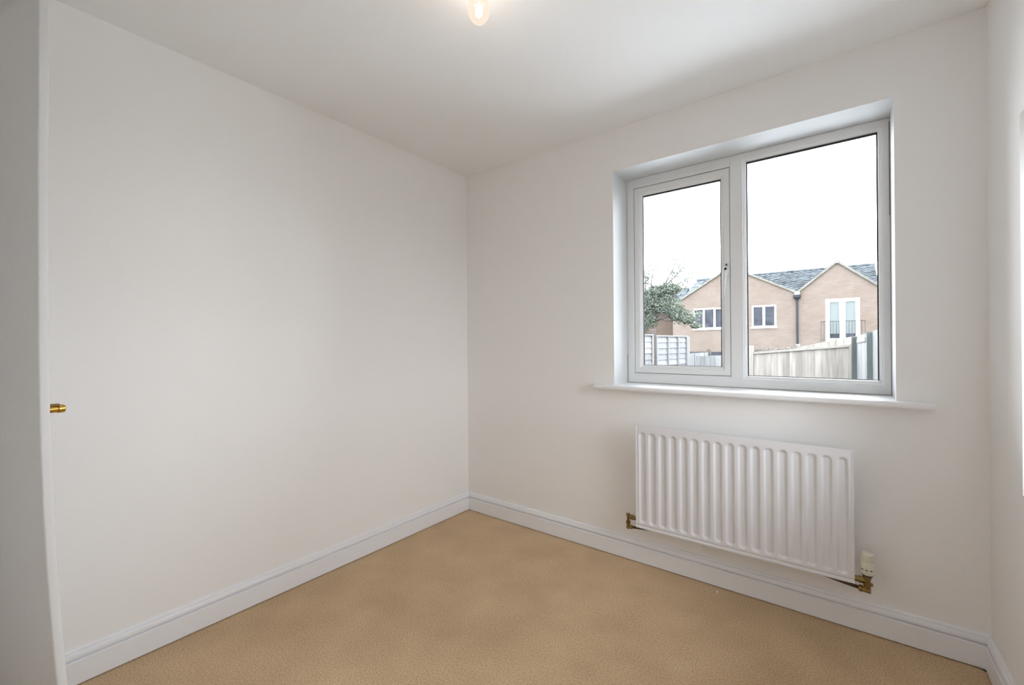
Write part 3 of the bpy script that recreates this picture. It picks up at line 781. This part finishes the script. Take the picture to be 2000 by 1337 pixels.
# rear garden fence of upright boards under a pale rail
rf = tag(empty('board_fence', (1.3, 9.25, gz_at(9.25))), 'weathered tan upright board fence with pale top rail at the garden end', 'fence')
post(0.357, 9.25, 0.125, 1.065, M['tanwood'], rf)
boards((0.43, 9.26), (2.18, 9.26), 0.875, 1.045, 0.118, M['tanwood'], rf)
bm = bmesh.new(); beam(bm, (0.425, 9.24, 0.918), (2.19, 9.24, 1.085), 0.075, 0.048)
local(finish('top_rail', bm, M['palewood']), rf)
bm = bmesh.new(); box(bm, 2.182, 2.220, 9.20, 9.29, gz_at(9.25), 1.09, 0.004, 1)
local(finish('end_batten', bm, M['palewood']), rf)
boards((-0.9, 9.40), (0.30, 9.27), 0.80, 0.86, 0.118, M['greywood'], rf)
# greenish posts and grey boards turning towards the window at the right
sf = tag(empty('side_fence', (2.4, 8.8, gz_at(8.8))), 'grey board fence with dark green-grey posts at the right of the garden', 'fence')
post(2.277, 9.22, 0.105, 1.255, M['greenpost'], sf)
post(2.488, 8.2, 0.100, 1.33, M['greenpost'], sf)
boards((2.335, 9.18), (2.45, 8.26), 1.255, 1.30, 0.14, M['greywood'], sf)
boards((2.545, 8.16), (2.68, 7.1), 1.34, 1.40, 0.14, M['greywood'], sf)
post(2.715, 7.0, 0.100, 1.42, M['greenpost'], sf)
boards((2.765, 6.94), (2.97, 5.3), 1.40, 1.44, 0.14, M['greywood'], sf)
post(3.0, 5.2, 0.100, 1.47, M['greenpost'], sf)
boards((3.05, 5.14), (3.26, 3.6), 1.44, 1.47, 0.14, M['greywood'], sf)
bm = bmesh.new(); beam(bm, (2.325, 9.12, 1.19), (2.43, 8.28, 1.225), 0.04, 0.075)
local(finish('rail', bm, M['palewood']), sf)
# taller tan fence a little farther off
bf = tag(empty('background_fence', (1.7, 11.0, gz_at(11))), 'pale tan fence rising to the right behind the board fence', 'fence')
boards((1.20, 11.0), (2.40, 11.0), 1.02, 1.30, 0.15, M['palewood'], bf)
post(1.16, 11.0, 0.09, 1.09, M['tanwood'], bf)

# left boundary fence of lapped boards, stepping down away from the window
lf = tag(empty('lap_fence', (-1.25, 8.6, gz_at(8.6))), 'silver-grey horizontal lap fence with battens stepping down on the left', 'fence')
def lap_panel(p0, p1, ztop, zbot, nb, batt):
    p0, p1 = Vector((p0[0], p0[1], 0)), Vector((p1[0], p1[1], 0)); t = (p1 - p0).normalized(); nrm = Vector((t.y, -t.x, 0))
    if nrm.x < 0: nrm = -nrm
    hb_ = (ztop - zbot) / nb
    for i in range(nb):
        z0 = zbot + hb_ * i; z1 = z0 + hb_ + 0.02
        wob = random.uniform(-0.008, 0.008)
        bm = bmesh.new()
        P0 = [p0 + nrm * 0.022, p1 + nrm * 0.022, p1 + nrm * 0.004, p0 + nrm * 0.004]
        A = [bm.verts.new((v.x, v.y, z)) for v, z in ((p0 + nrm * 0.026, z0), (p1 + nrm * 0.026, z0 + wob), (p1 + nrm * 0.006, z1 + wob), (p0 + nrm * 0.006, z1))]
        B = [bm.verts.new(v.co - nrm * 0.008) for v in A]
        bm.faces.new(A); bm.faces.new(list(reversed(B)))
        for k in range(4): bm.faces.new((A[k], A[(k + 1) % 4], B[(k + 1) % 4], B[k]))
        local(finish('board', bm, M['greywood']), lf)
    L = (p1 - p0).length
    for f in batt:
        p = p0 + t * (L * f); bm = bmesh.new()
        beam(bm, p + nrm * 0.042 - t * 0.022 + Vector((0, 0, ztop)), p + nrm * 0.042 + t * 0.022 + Vector((0, 0, ztop)), 0.03, ztop - zbot)
        local(finish('batten', bm, M['greywood']), lf)
    bm = bmesh.new(); beam(bm, p0 + nrm * 0.02 + Vector((0, 0, ztop + 0.035)), p1 + nrm * 0.02 + Vector((0, 0, ztop + 0.035)), 0.07, 0.03)
    local(finish('capping', bm, M['greywood']), lf)
lap_panel((-1.375, 7.72), (-1.16, 9.44), 1.29, -0.35, 12, (0.02, 0.36, 0.68, 0.98))
lap_panel((-1.58, 5.95), (-1.405, 7.62), 1.31, -0.30, 12, (0.02, 0.33, 0.66, 0.98))
post(-1.392, 7.67, 0.095, 1.47, M['brownpost'], lf)
post(-1.145, 9.50, 0.09, 1.30, M['greywood'], lf)
boards((-1.12, 9.56), (-1.03, 11.15), 0.86, 0.86, 0.40, M['greywood'], lf)
post(-1.02, 11.22, 0.10, 0.955, M['brownpost'], lf)
boards((-1.01, 11.28), (-0.88, 12.9), 0.735, 0.735, 0.40, M['greywood'], lf)

# scrubby dry hedge behind the rear fence
M['scrub'] = mat('dry_scrub_leaf', (0.0750, 0.0690, 0.0600, 1), 0.9)
def leaf_cloud(name, centres, n, size, material, parent, spread=1.0):
    verts, faces = [], []
    for _ in range(n):
        (cx, cy, cz), (sx, sy, sz) = random.choice(centres)
        while True:
            u = Vector((random.uniform(-1, 1), random.uniform(-1, 1), random.uniform(-1, 1)))
            if u.length < 1: break
        u *= random.random() ** 0.15
        p = Vector((cx + u.x * sx, cy + u.y * sy, cz + u.z * sz))
        a = Vector((random.gauss(0, 1), random.gauss(0, 1), random.gauss(0, 1))).normalized(); b_ = a.orthogonal().normalized()
        s = size * random.uniform(0.6, 1.4)
        i = len(verts)
        verts += [p - a * s, p + b_ * s * 0.45, p + a * s, p - b_ * s * 0.45]
        faces.append((i, i + 1, i + 2, i + 3))
    me = bpy.data.meshes.new(name); me.from_pydata([tuple(v) for v in verts], [], faces); me.materials.append(material)
    o = bpy.data.objects.new(name, me); COL.objects.link(o); local(o, parent); o['kind'] = 'stuff'
    return o
hg = tag(empty('hedge', (0.7, 10.2, gz_at(10.2))), 'dry grey-brown scrubby hedge showing above the left part of the board fence', 'hedge')
leaf_cloud('foliage', [((-0.1 + 0.24 * k, 10.2, 0.80), (0.22, 0.2, 0.235 + 0.02 * (k % 2))) for k in range(7)], 2600, 0.035, M['scrub'], hg)
bm = bmesh.new()
for k in range(6): tube(bm, [(-0.1 + 0.28 * k, 10.2, gz_at(10.2) - 0.05), (-0.05 + 0.28 * k, 10.25, 0.95)], [0.02, 0.008], 6)
local(finish('stems', bm, M['brownpost']), hg)

# ------------------------------------------------------------------ outside: leafy tree
M['leaf'] = mat('grey_green_leaf', (0.0883, 0.1018, 0.0816, 1), 0.8, var=(4.0, 0.5, 4), spec=0.1)
M['bark'] = mat('grey_bark', (0.0450, 0.0390, 0.0345, 1), 0.9, bump=(30, 0.5, 0.01))
tr_ = tag(empty('leafy_tree', (-3.9, 13.7, gz_at(13.7))), 'grey-green leafy tree behind the lap fence at the left of the window', 'tree')
bm = bmesh.new()
g0 = gz_at(13.7) - 0.05
tube(bm, [(-4.0, 13.7, g0), (-3.95, 13.7, 0.6), (-3.85, 13.72, 1.6), (-3.75, 13.7, 2.3)], [0.13, 0.11, 0.09, 0.07], 10)
local(finish('trunk', bm, M['bark']), tr_)
tips = [(-3.4, 13.5, 3.9), (-2.6, 13.6, 4.0), (-2.3, 13.4, 3.1), (-1.95, 13.5, 2.1), (-2.0, 13.6, 1.75), (-4.3, 13.6, 3.6), (-3.1, 14.1, 3.3), (-2.45, 13.7, 3.75), (-2.15, 13.6, 3.45), (-3.75, 13.6, 3.75)]
cl = []
for i, tpt in enumerate(tips):
    bm = bmesh.new()
    s0 = Vector((-3.85, 13.72, 1.6 + 0.08 * i)); e0 = Vector(tpt)
    mid = s0.lerp(e0, 0.5) + Vector((0, 0, 0.25)); pts = []
    for k in range(7):
        t = k / 6; pts.append(s0 * (1 - t) ** 2 + mid * 2 * t * (1 - t) + e0 * t * t + Vector((random.uniform(-.03, .03), 0, random.uniform(-.03, .03))))
    tube(bm, pts, [0.045 * (1 - 0.8 * k / 6) for k in range(7)], 7)
    local(finish('branch', bm, M['bark']), tr_)
    for k in (4, 5, 6): cl.append((tuple(pts[k]), (0.26, 0.24, 0.20)))
dense = [((-3.75, 13.7, 2.55), (0.55, 0.5, 0.62)), ((-3.25, 13.7, 2.65), (0.55, 0.45, 0.50)), ((-2.85, 13.65, 2.45), (0.50, 0.4, 0.42)), ((-2.6, 13.6, 2.15), (0.40, 0.35, 0.28)),
         ((-3.7, 13.75, 2.0), (0.4, 0.4, 0.4)), ((-4.2, 13.7, 2.7), (0.6, 0.5, 0.7)), ((-3.3, 13.6, 3.05), (0.45, 0.4, 0.25)), ((-2.25, 13.55, 1.95), (0.28, 0.3, 0.16)), ((-1.98, 13.5, 1.72), (0.18, 0.2, 0.10)), ((-2.75, 13.6, 3.05), (0.3, 0.3, 0.22))]
leaf_cloud('foliage', dense, 11500, 0.040, M['leaf'], tr_)
leaf_cloud('sparse_foliage', cl, 1900, 0.040, M['leaf'], tr_)
